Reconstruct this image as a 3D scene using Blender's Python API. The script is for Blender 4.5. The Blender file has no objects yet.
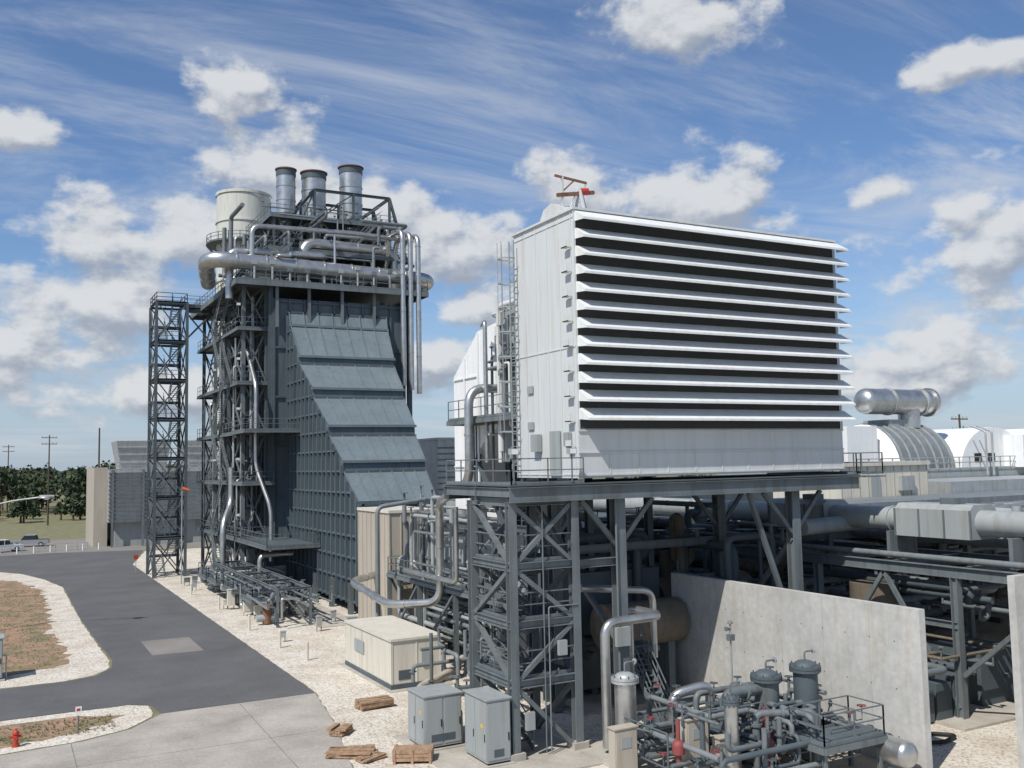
import bpy, math, random
from mathutils import Vector, Matrix, Quaternion
random.seed(7)
S=bpy.context.scene
S.view_settings.view_transform='Standard'; S.view_settings.look='None'; S.view_settings.exposure=0
# ---------------------------------------------------------------- camera
cd=bpy.data.cameras.new("camera"); cam=bpy.data.objects.new("camera",cd); S.collection.objects.link(cam); S.camera=cam
cd.sensor_width=36; cd.lens=36*950/1024; cd.clip_end=6000; cd.clip_start=.5
yaw=math.radians(28.3);pitch=math.radians(4.7);roll=math.radians(1.1)
fw=Vector((math.sin(yaw)*math.cos(pitch),math.cos(yaw)*math.cos(pitch),math.sin(pitch)))
rt=Vector((math.cos(yaw),-math.sin(yaw),0)); up=rt.cross(fw)
c,s=math.cos(roll),math.sin(roll)
rt2=rt*c-up*s; up2=up*c+rt*s
mw=Matrix((rt2,up2,-fw)).transposed().to_4x4(); mw.translation=Vector((0,0,12)); cam.matrix_world=mw
# ---------------------------------------------------------------- materials
MATS={}
def N(nt,t,**k):
    n=nt.nodes.new(t)
    for a,b in k.items(): setattr(n,a,b)
    return n
def mat(name,col,rough=.6,metal=0,var=.12,scale=.6,streak=False,fine=0,bump=0,bscale=20,col2=None,thr=None,spec=.4,grime=0):
    m=bpy.data.materials.new(name); m.use_nodes=True; nt=m.node_tree; L=nt.links
    b=nt.nodes['Principled BSDF']; b.inputs['Roughness'].default_value=rough; b.inputs['Metallic'].default_value=metal
    b.inputs['Specular IOR Level'].default_value=spec
    g=N(nt,'ShaderNodeNewGeometry'); mp=N(nt,'ShaderNodeMapping'); L.new(g.outputs['Position'],mp.inputs['Vector'])
    if streak: mp.inputs['Scale'].default_value=(1.6,1.6,.12)
    n=N(nt,'ShaderNodeTexNoise'); n.inputs['Scale'].default_value=scale; n.inputs['Detail'].default_value=5; n.inputs['Roughness'].default_value=.65
    L.new(mp.outputs[0],n.inputs['Vector'])
    mr=N(nt,'ShaderNodeMapRange'); L.new(n.outputs[0],mr.inputs[0]); mr.inputs[1].default_value=.3; mr.inputs[2].default_value=.7
    mx=N(nt,'ShaderNodeMix',data_type='RGBA'); L.new(mr.outputs[0],mx.inputs[0])
    ca=col2 if col2 else tuple(v*(1-var) for v in col); cb=tuple(min(1,v*(1+var)) for v in col)
    mx.inputs[6].default_value=(*ca,1); mx.inputs[7].default_value=(*cb,1)
    if thr: mr.inputs[1].default_value,mr.inputs[2].default_value=thr
    out=mx.outputs[2]
    def mult(out,sc,lo,tint=(1,1,1),vscale=None,a=.3,bb=.7,hi=1.0):
        vec=g.outputs['Position']
        if vscale:
            q=N(nt,'ShaderNodeMapping'); q.inputs['Scale'].default_value=vscale; L.new(vec,q.inputs[0]); vec=q.outputs[0]
        n2=N(nt,'ShaderNodeTexNoise'); n2.inputs['Scale'].default_value=sc; n2.inputs['Detail'].default_value=4; L.new(vec,n2.inputs['Vector'])
        m2=N(nt,'ShaderNodeMapRange'); L.new(n2.outputs[0],m2.inputs[0]); m2.inputs[1].default_value=a;m2.inputs[2].default_value=bb
        cc=N(nt,'ShaderNodeMix',data_type='RGBA'); L.new(m2.outputs[0],cc.inputs[0]); cc.inputs[6].default_value=(lo*tint[0],lo*tint[1],lo*tint[2],1); cc.inputs[7].default_value=(hi,hi,hi,1)
        mm=N(nt,'ShaderNodeMix',data_type='RGBA',blend_type='MULTIPLY'); mm.inputs[0].default_value=1
        L.new(out,mm.inputs[6]); L.new(cc.outputs[2],mm.inputs[7]); return mm.outputs[2]
    if fine: out=mult(out,bscale,1-fine,hi=1+fine)
    if grime: out=mult(out,2.2,1-grime,(1,.96,.9),(1.5,1.5,.14),.32,.5)
    L.new(out,b.inputs['Base Color'])
    if bump:
        n3=N(nt,'ShaderNodeTexNoise'); n3.inputs['Scale'].default_value=bscale; n3.inputs['Detail'].default_value=3
        L.new(g.outputs['Position'],n3.inputs['Vector'])
        bp=N(nt,'ShaderNodeBump'); bp.inputs['Strength'].default_value=bump; bp.inputs['Distance'].default_value=.05
        L.new(n3.outputs[0],bp.inputs['Height']); L.new(bp.outputs[0],b.inputs['Normal'])
    MATS[name]=m; return m
mat('steel',(.14,.162,.17),.55,0,.2,.5,grime=.2)
mat('steel_dark',(.082,.103,.115),.55,0,.18,.5)
mat('siding',(.09,.118,.136),.5,0,.16,.35,streak=True,grime=.18)
mat('roofing',(.150,.186,.204),.42,0,.12,.3,streak=True,grime=.12)
mat('white_paint',(.565,.585,.585),.5,0,.05,.9,streak=True,grime=.05)
mat('hood_paint',(.72,.74,.74),.45,0,.05,.5,grime=.06)
mat('bright_white',(.76,.77,.77),.45,0,.05,.5,grime=.06)
mat('gap_shade',(.05,.053,.057),.9)
mat('aluminium',(.50,.50,.485),.36,.85,.2,1.3,bump=.2,bscale=5)
mat('galv',(.40,.42,.42),.5,.3,.14,1.0,grime=.15)
mat('stack_paint',(.55,.55,.50),.6,0,.08,.4,streak=True,grime=.15)
mat('beige',(.60,.57,.49),.55,0,.07,.5,streak=True,grime=.10)
mat('tan',(.41,.37,.31),.65,0,.08,.4,streak=True,grime=.10)
mat('cab_gray',(.32,.345,.345),.45,0,.08,.6,streak=True,grime=.10)
mat('pipe_gray',(.18,.20,.21),.5,0,.15,.6,grime=.2)
mat('brown_ins',(.17,.14,.105),.7,0,.25,.5,grime=.2)
mat('red',(.42,.05,.03),.5,0,.1)
mat('orange',(.6,.12,.03),.6)
mat('maroon',(.24,.06,.06),.6)
mat('yellow',(.6,.42,.05),.6)
mat('black',(.02,.02,.02),.6)
mat('rust',(.2,.1,.06),.8,0,.3,3)
mat('wood',(.32,.21,.13),.8,0,.35,4,fine=.25)
mat('rubber',(.02,.02,.02),.9)
mat('glass_dark',(.03,.04,.05),.08,0)
mat('car_white',(.7,.7,.7),.25); mat('car_silver',(.4,.41,.43),.25,.5)
mat('concrete_wall',(.455,.45,.43),.85,0,.15,.4,fine=.08,bump=.15,bscale=4,grime=.06)
mat('concrete',(.36,.33,.29),.9,0,.25,.28,fine=.12,bump=.1,bscale=7)
mat('concrete_pad',(.40,.37,.32),.9,0,.22,.6,fine=.14)
mat('asphalt',(.108,.108,.109),.9,0,.18,.2,fine=.2,bump=.3,bscale=14)
mat('asphalt_old',(.22,.205,.185),.9,0,.14,.3,fine=.12,bscale=14)
mat('stain',(.20,.185,.16),.8,0,.3,.9,fine=.2,bscale=6)
mat('dirt',(.27,.17,.115),.95,0,.25,.55,col2=(.15,.145,.07),thr=(.36,.6),fine=.35,bscale=5,bump=.6)
mat('field',(.13,.135,.065),.95,0,.3,.03,col2=(.2,.17,.10),fine=.2,bscale=.6)
mat('foliage',(.055,.078,.036),.9,0,.35,.25,fine=.3,bscale=3)
mat('foliage2',(.035,.052,.028),.9,0,.35,.25,fine=.3,bscale=3)
mat('woodland',(.06,.08,.075),.9,0,.25,.03,fine=.3,bscale=.3)
mat('bark',(.09,.065,.045),.9)
def gravel():
    m=bpy.data.materials.new('gravel'); m.use_nodes=True; nt=m.node_tree;L=nt.links;b=nt.nodes['Principled BSDF']
    b.inputs['Roughness'].default_value=.95
    g=N(nt,'ShaderNodeNewGeometry')
    v=N(nt,'ShaderNodeTexVoronoi'); v.inputs['Scale'].default_value=10; L.new(g.outputs['Position'],v.inputs['Vector'])
    n=N(nt,'ShaderNodeTexNoise'); n.inputs['Scale'].default_value=.45; n.inputs['Detail'].default_value=7; L.new(g.outputs['Position'],n.inputs['Vector'])
    sep=N(nt,'ShaderNodeSeparateColor'); L.new(v.outputs['Color'],sep.inputs[0])
    cr=N(nt,'ShaderNodeValToRGB'); L.new(sep.outputs[0],cr.inputs[0])
    e=cr.color_ramp.elements; e[0].color=(.38,.34,.285,1); e[1].color=(.70,.665,.60,1)
    x=e.new(.3); x.color=(.57,.53,.465,1)
    mx=N(nt,'ShaderNodeMix',data_type='RGBA',blend_type='MULTIPLY'); mx.inputs[0].default_value=1; L.new(cr.outputs[0],mx.inputs[6])
    c2=N(nt,'ShaderNodeValToRGB'); L.new(n.outputs[0],c2.inputs[0]); c2.color_ramp.elements[0].position=.32; c2.color_ramp.elements[1].position=.58
    c2.color_ramp.elements[0].color=(.82,.76,.69,1); c2.color_ramp.elements[1].color=(1.0,.985,.96,1)
    L.new(c2.outputs[0],mx.inputs[7]); L.new(mx.outputs[2],b.inputs['Base Color'])
    bp=N(nt,'ShaderNodeBump'); bp.inputs['Strength'].default_value=.5; bp.inputs['Distance'].default_value=.05
    L.new(v.outputs['Distance'],bp.inputs['Height']); bp.invert=True; L.new(bp.outputs[0],b.inputs['Normal'])
    MATS['gravel']=m
gravel()
# ---------------------------------------------------------------- mesh builder
V=Vector
class M:
    def __init__(s): s.v=[];s.f=[];s.m=[];s.sm=[];s.ml=[]
    def mi(s,n):
        if n not in s.ml: s.ml.append(n)
        return s.ml.index(n)
    def add(s,vs,fs,mt,smooth=False):
        o=len(s.v); s.v+= [tuple(p) for p in vs]; k=s.mi(mt)
        for f in fs: s.f.append(tuple(i+o for i in f)); s.m.append(k); s.sm.append(smooth)
    def box(s,x0,x1,y0,y1,z0,z1,mt):
        s.add([(x0,y0,z0),(x1,y0,z0),(x1,y1,z0),(x0,y1,z0),(x0,y0,z1),(x1,y0,z1),(x1,y1,z1),(x0,y1,z1)],
              [(0,3,2,1),(4,5,6,7),(0,1,5,4),(1,2,6,5),(2,3,7,6),(3,0,4,7)],mt)
    def frame(s,a,b,upv=None):
        d=(b-a).normalized(); u=V(upv) if upv else (V((0,0,1)) if abs(d.z)<.95 else V((0,1,0)))
        sd=d.cross(u).normalized(); return d,sd,sd.cross(d)
    def bar(s,a,b,w,h,mt,up=None,os=0,ou=0):
        a=V(a);b=V(b)
        if (b-a).length<1e-5: return
        d,sd,u=s.frame(a,b,up); o=sd*os+u*ou; a=a+o;b=b+o; w/=2;h/=2
        vs=[p+sd*i*w+u*j*h for p in (a,b) for i,j in ((-1,-1),(1,-1),(1,1),(-1,1))]
        s.add(vs,[(0,1,2,3),(7,6,5,4),(0,4,5,1),(1,5,6,2),(2,6,7,3),(3,7,4,0)],mt)
    def hb(s,a,b,w,h,mt,up=None,t=None):
        t=t or max(.02,w*.1)
        s.bar(a,b,w,t,mt,up,0,h/2-t/2); s.bar(a,b,w,t,mt,up,0,-h/2+t/2); s.bar(a,b,t,h-2*t-.002,mt,up)
    def cyl(s,a,b,r,mt,n=16,r2=None,caps=True,capm=None):
        a=V(a);b=V(b); r2=r if r2 is None else r2; d,sd,u=s.frame(a,b)
        vs=[]
        for p,q in ((a,r),(b,r2)):
            for i in range(n):
                t=2*math.pi*i/n; vs.append(p+(sd*math.cos(t)+u*math.sin(t))*q)
        s.add(vs,[(i,(i+1)%n,n+(i+1)%n,n+i) for i in range(n)],mt,True)
        if caps:
            s.add(vs[:n],[tuple(range(n-1,-1,-1))],capm or mt); s.add(vs[n:],[tuple(range(n))],capm or mt)
    def pipe(s,pts,r,mt,R=None,n=12,fl=0,flm=None):
        pts=[V(p) for p in pts]; R=R or r*2.5; out=[pts[0]]
        for i in range(1,len(pts)-1):
            p=pts[i];a=pts[i-1]-p;b=pts[i+1]-p; k=min(R,a.length*.45,b.length*.45)
            A=p+a.normalized()*k;B=p+b.normalized()*k
            for j in range(7):
                t=j/6; out.append(A*(1-t)**2+p*2*t*(1-t)+B*t*t)
        out.append(pts[-1])
        o2=[out[0]]
        for q in out[1:]:
            if (q-o2[-1]).length>1e-4:o2.append(q)
        out=o2
        d=(out[1]-out[0]).normalized(); u=V((0,0,1)) if abs(d.z)<.9 else V((0,1,0)); sd=d.cross(u).normalized();u=sd.cross(d)
        vs=[]
        for i,p in enumerate(out):
            nd=(out[min(i+1,len(out)-1)]-out[max(i-1,0)]).normalized()
            q=d.rotation_difference(nd); sd=q@sd;u=q@u;d=nd
            for k in range(n):
                t=2*math.pi*k/n; vs.append(p+(sd*math.cos(t)+u*math.sin(t))*r)
        fs=[]
        for i in range(len(out)-1):
            for k in range(n): fs.append((i*n+k,i*n+(k+1)%n,(i+1)*n+(k+1)%n,(i+1)*n+k))
        s.add(vs,fs,mt,True); s.add(vs[:n],[tuple(range(n-1,-1,-1))],mt); s.add(vs[-n:],[tuple(range(n))],mt)
        if fl:
            for i in range(len(pts)-1):
                L=(pts[i+1]-pts[i]).length; dd=(pts[i+1]-pts[i]).normalized(); k=fl
                while k<L-R:
                    c0=pts[i]+dd*k; s.cyl(c0-dd*.05,c0+dd*.05,r*1.12 if not flm else r*1.45,flm or mt,n); k+=fl
    def dome(s,c0,r,h,mt,n=16,ax=(0,0,1)):
        c0=V(c0);ax=V(ax).normalized(); u=V((0,0,1)) if abs(ax.z)<.9 else V((0,1,0)); sd=ax.cross(u).normalized();u=sd.cross(ax)
        vs=[];K=5
        for j in range(K):
            t=j/K*math.pi/2
            for i in range(n):
                a=2*math.pi*i/n; vs.append(c0+(sd*math.cos(a)+u*math.sin(a))*r*math.cos(t)+ax*h*math.sin(t))
        vs.append(c0+ax*h); fs=[(j*n+i,j*n+(i+1)%n,(j+1)*n+(i+1)%n,(j+1)*n+i) for j in range(K-1) for i in range(n)]
        fs+=[((K-1)*n+i,(K-1)*n+(i+1)%n,K*n) for i in range(n)]
        s.add(vs,fs,mt,True)
    def wheel(s,c0,r,mt,ax=(0,0,1)):
        c0=V(c0);ax=V(ax).normalized(); u=V((0,0,1)) if abs(ax.z)<.9 else V((0,1,0)); sd=ax.cross(u).normalized();u=sd.cross(ax); n=12
        P=[c0+(sd*math.cos(2*math.pi*i/n)+u*math.sin(2*math.pi*i/n))*r for i in range(n)]
        for i in range(n): s.bar(P[i],P[(i+1)%n],.035,.035,mt)
        for i in (0,2): s.bar(P[i*2],P[i*2+6],.025,.025,mt)
        s.cyl(c0-ax*.35,c0+ax*.03,.025,'steel',6)
    def poly(s,pts,mt): s.add(pts,[tuple(range(len(pts)))],mt)
    def prism(s,pts,ext,mt):
        n=len(pts);e=V(ext);P=[V(p) for p in pts];Q=[p+e for p in P]
        s.add(P+Q,[tuple(range(n)),tuple(range(2*n-1,n-1,-1))]+[(i,n+i,n+(i+1)%n,(i+1)%n) for i in range(n)],mt)
    def rail(s,pts,mt='steel',h=1.07,toe=True,t=.045,sp=1.5):
        pts=[V(p) for p in pts]
        for a,b in zip(pts,pts[1:]):
            L=(b-a).length;k=max(1,round(L/sp))
            for zz in (h,h*.55): s.bar(a+V((0,0,zz)),b+V((0,0,zz)),t,t,mt)
            if toe: s.bar(a+V((0,0,.06)),b+V((0,0,.06)),.02,.12,mt)
            for i in range(k+1):
                p=a.lerp(b,i/k); s.bar(p,p+V((0,0,h)),t,t,mt)
    def platform(s,x0,x1,y0,y1,z,sides='lrfb',mt='steel',rm=None,th=.22,ledge=0):
        s.box(x0,x1,y0,y1,z-.05,z,'steel_dark' if mt!='galv' else mt)
        for a,b in (((x0,y0),(x1,y0)),((x1,y0),(x1,y1)),((x1,y1),(x0,y1)),((x0,y1),(x0,y0))):
            s.bar((*a,z-th/2-.055),(*b,z-th/2-.055),.1,th,mt)
        rm=rm or mt; i=.06
        if 'f' in sides: s.rail([(x0+i,y0+i,z),(x1-i,y0+i,z)],rm)
        if 'b' in sides: s.rail([(x0+i,y1-i,z),(x1-i,y1-i,z)],rm)
        if 'l' in sides: s.rail([(x0+i,y0+i,z),(x0+i,y1-i,z)],rm)
        if 'r' in sides: s.rail([(x1-i,y0+i,z),(x1-i,y1-i,z)],rm)
    def lattice(s,xs,ys,zs,cw,bw,mt,brace='x',skip=()):
        for x in xs:
            for y in ys: s.hb((x,y,zs[0]),(x,y,zs[-1]),cw,cw,mt)
        x0,x1,y0,y1=xs[0],xs[-1],ys[0],ys[-1]
        for zi,z in enumerate(zs[1:]):
            for x in xs: s.hb((x,y0,z),(x,y1,z),bw,bw*1.3,mt)
            for y in ys: s.hb((x0,y,z),(x1,y,z),bw,bw*1.3,mt)
        def br(a,b,c0,d,k):
            if brace=='x': s.bar(a,d,bw*.6,bw*.6,mt); s.bar(b,c0,bw*.6,bw*.6,mt)
            elif brace=='z':
                if k%2: s.bar(a,d,bw*.7,bw*.7,mt)
                else: s.bar(b,c0,bw*.7,bw*.7,mt)
            else:
                mid=(V(c0)+V(d))/2; s.bar(a,mid,bw*.7,bw*.7,mt); s.bar(b,mid,bw*.7,bw*.7,mt)
        for k,(z0,z1) in enumerate(zip(zs,zs[1:])):
            if k in skip: continue
            for xa,xb in zip(xs,xs[1:]):
                for y in (y0,y1): br((xa,y,z0),(xb,y,z0),(xa,y,z1),(xb,y,z1),k)
            for ya,yb in zip(ys,ys[1:]):
                for x in (x0,x1): br((x,ya,z0),(x,yb,z0),(x,ya,z1),(x,yb,z1),k)
    def stairs(s,a,b,w,mt='steel',side=None):
        a=V(a);b=V(b);d=b-a; hd=V((d.x,d.y,0)).normalized(); sd=V((-hd.y,hd.x,0)); n=max(3,int(abs(d.z)/.22))
        for k in (-1,1):
            o=sd*k*w/2; s.bar(a+o,b+o,.05,.25,mt)
            for hh in (.55,1.0): s.bar(a+o+V((0,0,hh)),b+o+V((0,0,hh)),.045,.045,mt)
            for i in range(0,n+1,4):
                p=a.lerp(b,i/n)+o; s.bar(p,p+V((0,0,1)),.045,.045,mt)
        for i in range(1,n):
            p=a.lerp(b,i/n); s.bar(p-sd*w/2,p+sd*w/2,.24,.04,mt,up=(0,0,1))
    def ladder(s,p,z1,nx,ny,mt='galv',cage=True,w=.45):
        x,y,z0=p; nrm=V((nx,ny,0)); sd=V((-ny,nx,0)); b=V(p)
        for k in (-1,1): s.bar(b+sd*k*w/2,V((x,y,z1+.9))+sd*k*w/2,.05,.05,mt)
        z=z0+.3
        while z<z1: s.bar(V((x,y,z))-sd*w/2,V((x,y,z))+sd*w/2,.03,.03,mt); z+=.3
        if cage:
            z=z0+2.2; pts=[(-.35,0),(-.38,.35),(-.2,.68),(.2,.68),(.38,.35),(.35,0)]
            while z<z1+.8:
                q=[V((x,y,z))+sd*a+nrm*c0 for a,c0 in pts]
                for i in range(5): s.bar(q[i],q[i+1],.03,.06,mt)
                z+=1.2
            for a,c0 in pts[1:-1]: s.bar(V((x,y,z0+2.2))+sd*a+nrm*c0,V((x,y,z1+.8))+sd*a+nrm*c0,.025,.025,mt)
    def maze(s,bb,n,r0,r1,mats,seed=1,vert=.35,wh=None):
        rd=random.Random(seed);x0,x1,y0,y1,z0,z1=bb
        P=lambda:[rd.uniform(x0,x1),rd.uniform(y0,y1),rd.uniform(z0,z1)]
        for _ in range(n):
            p=P();pts=[tuple(p)];last=-1
            for k in range(rd.randint(2,5)):
                q=P(); ax=rd.choice([a for a in (0,1,2,2) if a!=last]); last=ax
                p=list(p);p[ax]=q[ax]; pts.append(tuple(p))
            o=[pts[0]]
            for q in pts[1:]:
                if (V(q)-V(o[-1])).length>.3:o.append(q)
            if len(o)>1:
                r=rd.uniform(r0,r1); s.pipe(o,r,rd.choice(mats),n=8,fl=rd.choice([0,2.2]),flm=None)
                q=o[rd.randint(0,len(o)-1)]
                s.cyl((q[0],q[1],q[2]-.05),(q[0],q[1],q[2]+.5),r*.5,'steel',8)
                if wh: s.wheel((q[0],q[1],q[2]+.52),.16,wh)
                else: s.cyl((q[0],q[1],q[2]+.5),(q[0],q[1],q[2]+.54),r*1.8,'steel',10)
    def flood(s,x,y,z,dx=-1):
        s.bar((x,y,z),(x,y,z+1.2),.05,.05,'steel'); s.box(x-.18,x+.18,y-.12,y+.12,z+1.2,z+1.45,'galv'); s.box(x-.15,x+.15,y-.13,y-.12,z+1.22,z+1.42,'bright_white')
    def done(s,name,parent=None):
        me=bpy.data.meshes.new(name); me.from_pydata(s.v,[],s.f)
        for n in s.ml: me.materials.append(MATS[n])
        me.polygons.foreach_set('material_index',s.m); me.polygons.foreach_set('use_smooth',s.sm); me.update()
        o=bpy.data.objects.new(name,me); S.collection.objects.link(o)
        if parent: o.parent=parent
        return o
def E(name):
    o=bpy.data.objects.new(name,None); S.collection.objects.link(o); return o
# ---------------------------------------------------------------- ground
def sheet(name,pts,z,mt,jit=0):
    m=M(); P=[]
    rd=random.Random(len(name))
    n=len(pts)
    for i in range(n):
        a=V((*pts[i],z));b=V((*pts[(i+1)%n],z)); L=(b-a).length;k=max(1,int(L/.6)) if jit and L<90 else 1
        for j in range(k):
            p=a.lerp(b,j/k)
            if jit: p+=V((rd.uniform(-jit,jit),rd.uniform(-jit,jit),0))
            P.append(p)
    m.poly(P,mt); return m.done(name)
sheet('ground',[(-3000,-500),(3000,-500),(3000,4000),(-3000,4000)],0,'field')
sheet('gravel_yard',[(12,-30),(160,-30),(160,150),(19,150),(15,130),(15,50.5),(14,44),(12.3,36),(11.5,0)],.004,'gravel',.07)
sheet('parking_lot',[(-120,150),(19,152),(60,152),(60,185),(-120,185)],.005,'asphalt_old')
road=[(15,50.5),(15,130)]+[(19,152),(7,156),(-120,156),(-120,132),(0,131.5),(2.5,127),(4.6,119),(6,110),(6,85)]+[(6.2,75),(6.5,66),(6.2,63.5),(5.2,61.6),(3.5,60.9),(0,60.8),(-120,60.8),(-120,53.4),(3.4,53.3),(6,53.2),(7,52.5),(7.2,50.5)]
sheet('road',road,.012,'asphalt')
sheet('concrete_apron',[(7.25,50.45),(14.95,50.45),(14,44),(12.3,36),(11.5,0),(-120,0),(-120,46.5),(0,46.9),(3.5,47.3),(5.6,48.3),(6.9,50)],.008,'concrete')
m=M()
for a,b in (((11,50.4),(10.3,20)),((3,47.2),(3,20)),((-20,44),(12.9,43.3)),((-20,36.5),(12.2,36))): m.bar((*a,.0105),(*b,.0105),.035,.004,'stain')
m.done('pavement_joints')
sheet('gravel_verge',[(5.9,110),(4.5,119),(2.4,127),(0,131.3),(-120,131.3),(-120,61),(0,61),(3.4,61.1),(5.1,61.8),(6.1,63.6),(6.3,66),(6.1,75),(5.9,85)],.016,'gravel',.06)
sheet('grass_verge',[(3.9,108),(2.4,117),(.5,121),(-118,121),(-118,64.8),(1.0,64.6),(3.2,65.5),(4.2,68),(4.0,75),(3.2,80),(3.8,85)],.022,'dirt',.42)
sheet('gravel_border',[(6.9,52.4),(6,53.1),(3.4,53.2),(-120,53.3),(-120,46.6),(0,47),(3.4,47.4),(5.5,48.4),(6.8,50.1)],.016,'gravel',.06)
sheet('dry_grass_patch',[(5.4,51.4),(3.4,52.1),(-118,52.2),(-118,48),(0,48.1),(3,48.6),(4.8,49.8)],.022,'dirt',.28)
sheet('concrete_patch',[(8.9,66.2),(12.1,66),(12.1,71.8),(8.9,72)],.016,'asphalt_old')
m=M()
rd=random.Random(11)
for (X0,X1,Y0,Y1,nn_) in ((-3,3.8,65.5,110,900),(0,5,48.6,51.6,250)):
    for _ in range(nn_):
        x,y=rd.uniform(X0,X1),rd.uniform(Y0,Y1)
        for k in range(4):
            a=rd.uniform(0,6.28); h=rd.uniform(.05,.16); dx,dy=.05*math.cos(a),.05*math.sin(a); m.add([(x-dy*.4,y+dx*.4,.02),(x+dy*.4,y-dx*.4,.02),(x+dx*2,y+dy*2,h)],[(0,1,2)],rd.choice(['foliage','field','field']))
m.done('grass_tufts')
for i,(x,y,w,l) in enumerate([(20.2,52.5,3.8,8.6),(22.8,92,3.4,44),(18.5,36.5,6,8),(26,30,9.5,10),(28.5,55,9,32),(40,32,6,8)]):
    m=M(); m.box(x-w/2,x+w/2,y-l/2,y+l/2,-.1,.05+.012*i,'concrete_pad'); m.done('concrete_pad')
# ---------------------------------------------------------------- HRSG
H=E('heat_recovery_steam_generator')
m=M()
m.box(24,38,95,119,2.2,29,'siding')
for x in [24+14*i/9 for i in range(10)]: m.box(x-.09,x+.09,94.8,95,2.2,29,'steel_dark')
for y in [95+24*i/12 for i in range(13)]: m.box(23.75,24,y-.1,y+.1,2.2,29,'steel_dark')
for z in (4,9,14,19,24,28.7): m.box(23.8,24,95,119,z-.12,z+.12,'steel_dark'); m.box(24,38,94.83,95,z-.1,z+.1,'steel_dark')
m.done('boiler_casing',H)
prof=[(94.9,27.6),(94.3,26.2),(91.0,22.7),(90.9,21.9),(86.4,19.2),(86.3,18.3),(81.6,15.5),(81.5,14.6),(77.6,12.3),(77.5,11.4),(73.6,9.0),(73.5,0.8)]
def xr(y): return 32.2+(y-73.4)*.175
m=M()
for side in (0,1):
    pts=[((25.5 if side==0 else xr(y)),y,z) for y,z in prof]+[((25.5 if side==0 else xr(94.9)),94.9,.8)]
    if side==0: pts=pts[::-1]
    m.poly(pts,'siding')
for (ya,za),(yb,zb) in zip(prof,prof[1:]):
    steep=abs(yb-ya)<.2
    m.poly([(25.5,ya,za),(25.5,yb,zb),(xr(yb),yb,zb),(xr(ya),ya,za)],'siding' if steep else 'roofing')
    if not steep:
        n=7
        for i in range(n+1):
            t=i/n; m.bar((25.5+(xr(ya)-25.5)*t,ya,za),(25.5+(xr(yb)-25.5)*t,yb,zb),.07,.12,'roofing',up=(0,-.6,.8),ou=.05)
        m.bar((25.3,yb-.1,zb),(xr(yb)+.1,yb-.1,zb),.28,.22,'roofing')
        m.bar((25.3,ya,za+.03),(xr(ya)+.1,ya,za+.03),.2,.2,'steel_dark')
def ztop(y):
    for (ya,za),(yb,zb) in zip(prof,prof[1:]):
        if yb<=y<=ya and ya-yb>.01: return zb+(za-zb)*(y-yb)/(ya-yb)
    return 9
y=73.6
while y<94.8:
    m.box(25.16,25.5,y-.07,y+.07,.8,ztop(y)+.05,'siding'); y+=1.32
z=1.0
while z<26:
    yy=73.6
    while yy<94 and ztop(yy)<z+.1: yy+=.15
    m.box(25.24,25.5,yy,94.8,z-.08,z+.08,'siding'); z+=1.75
m.box(25.3,32.3,73.2,73.5,.8,9.1,'siding')
for x in (25.6,27.2,28.8,30.4,32): m.box(x-.1,x+.1,73,73.2,.8,9,'steel_dark')
for z in (3,5,7,8.8): m.box(25.4,32.2,73.0,73.18,z-.08,z+.08,'steel_dark')
for yy in (75,80,85,90): m.hb((25.2,yy,0),(25.2,yy,2.5),.4,.4,'steel')
m.done('inlet_transition_duct',H)
m=M()
ysC=[96.5,103.5,110.5,117.5]
m.lattice([21.3,23.6],ysC,[0,5,10.5,15.5,20.5,26,30.4],.34,.22,'steel','x')
for z in (5,10.5,15.5,20.5,26): m.platform(20.6,23.7,95.8 if z!=10.5 else 93.5,118,z,'lf')
m.platform(20.0,25.4,90,96,15.5,'lf'); m.platform(20.6,25.4,84,96,5,'lf')
for k,(z0,z1) in enumerate(zip((0,5,10.5,15.5,20.5,26),(5,10.5,15.5,20.5,26,30.4))):
    a,b=((20.2,99,z0),(20.2,105,z1)) if k%2==0 else ((20.2,105,z0),(20.2,99,z1)); m.stairs(a,b,.8,'steel')
for y in ysC+[95.2]:
    m.hb((23.7,y,0),(23.7,y,31),.45,.45,'steel_dark')
for x in (24.2,27.5,31,34.5,37.8): m.hb((x,94.6,26),(x,94.6,31),.3,.3,'steel')
for (x,y) in ((38.6,95),(38.6,103),(38.6,111),(38.6,118)): m.hb((x,y,0),(x,y,31),.45,.45,'steel_dark')
m.maze((20.8,23.6,97,117,1,30),34,.08,.18,['pipe_gray','steel','galv','aluminium'],3)
for z in range(2,30,4):
    m.box(22.6,23.3,99+z*.4,100+z*.4,z,z+1.6,'cab_gray')
for z in (5,10.5,15.5,20.5,26,30.6): m.flood(20.7,96,z+1); m.flood(20.7,108,z+1)
m.done('side_access_platforms',H)
m=M()
m.platform(20,40.5,94,119.5,30.6,'lfrb',th=.5)
m.platform(24,40,98,119,35,'lfr',th=.4)
m.lattice([25,30,35,39.5],[99,106,113,118.5],[30.6,35],.3,.25,'steel_dark','z')
m.lattice([25.5,30.5,35,38.8],[101,106.5,112],[35,39.2],.28,.25,'steel_dark','x')
m.platform(25,39.2,100.6,112.4,39.3,'lfrb',th=.35)
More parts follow.
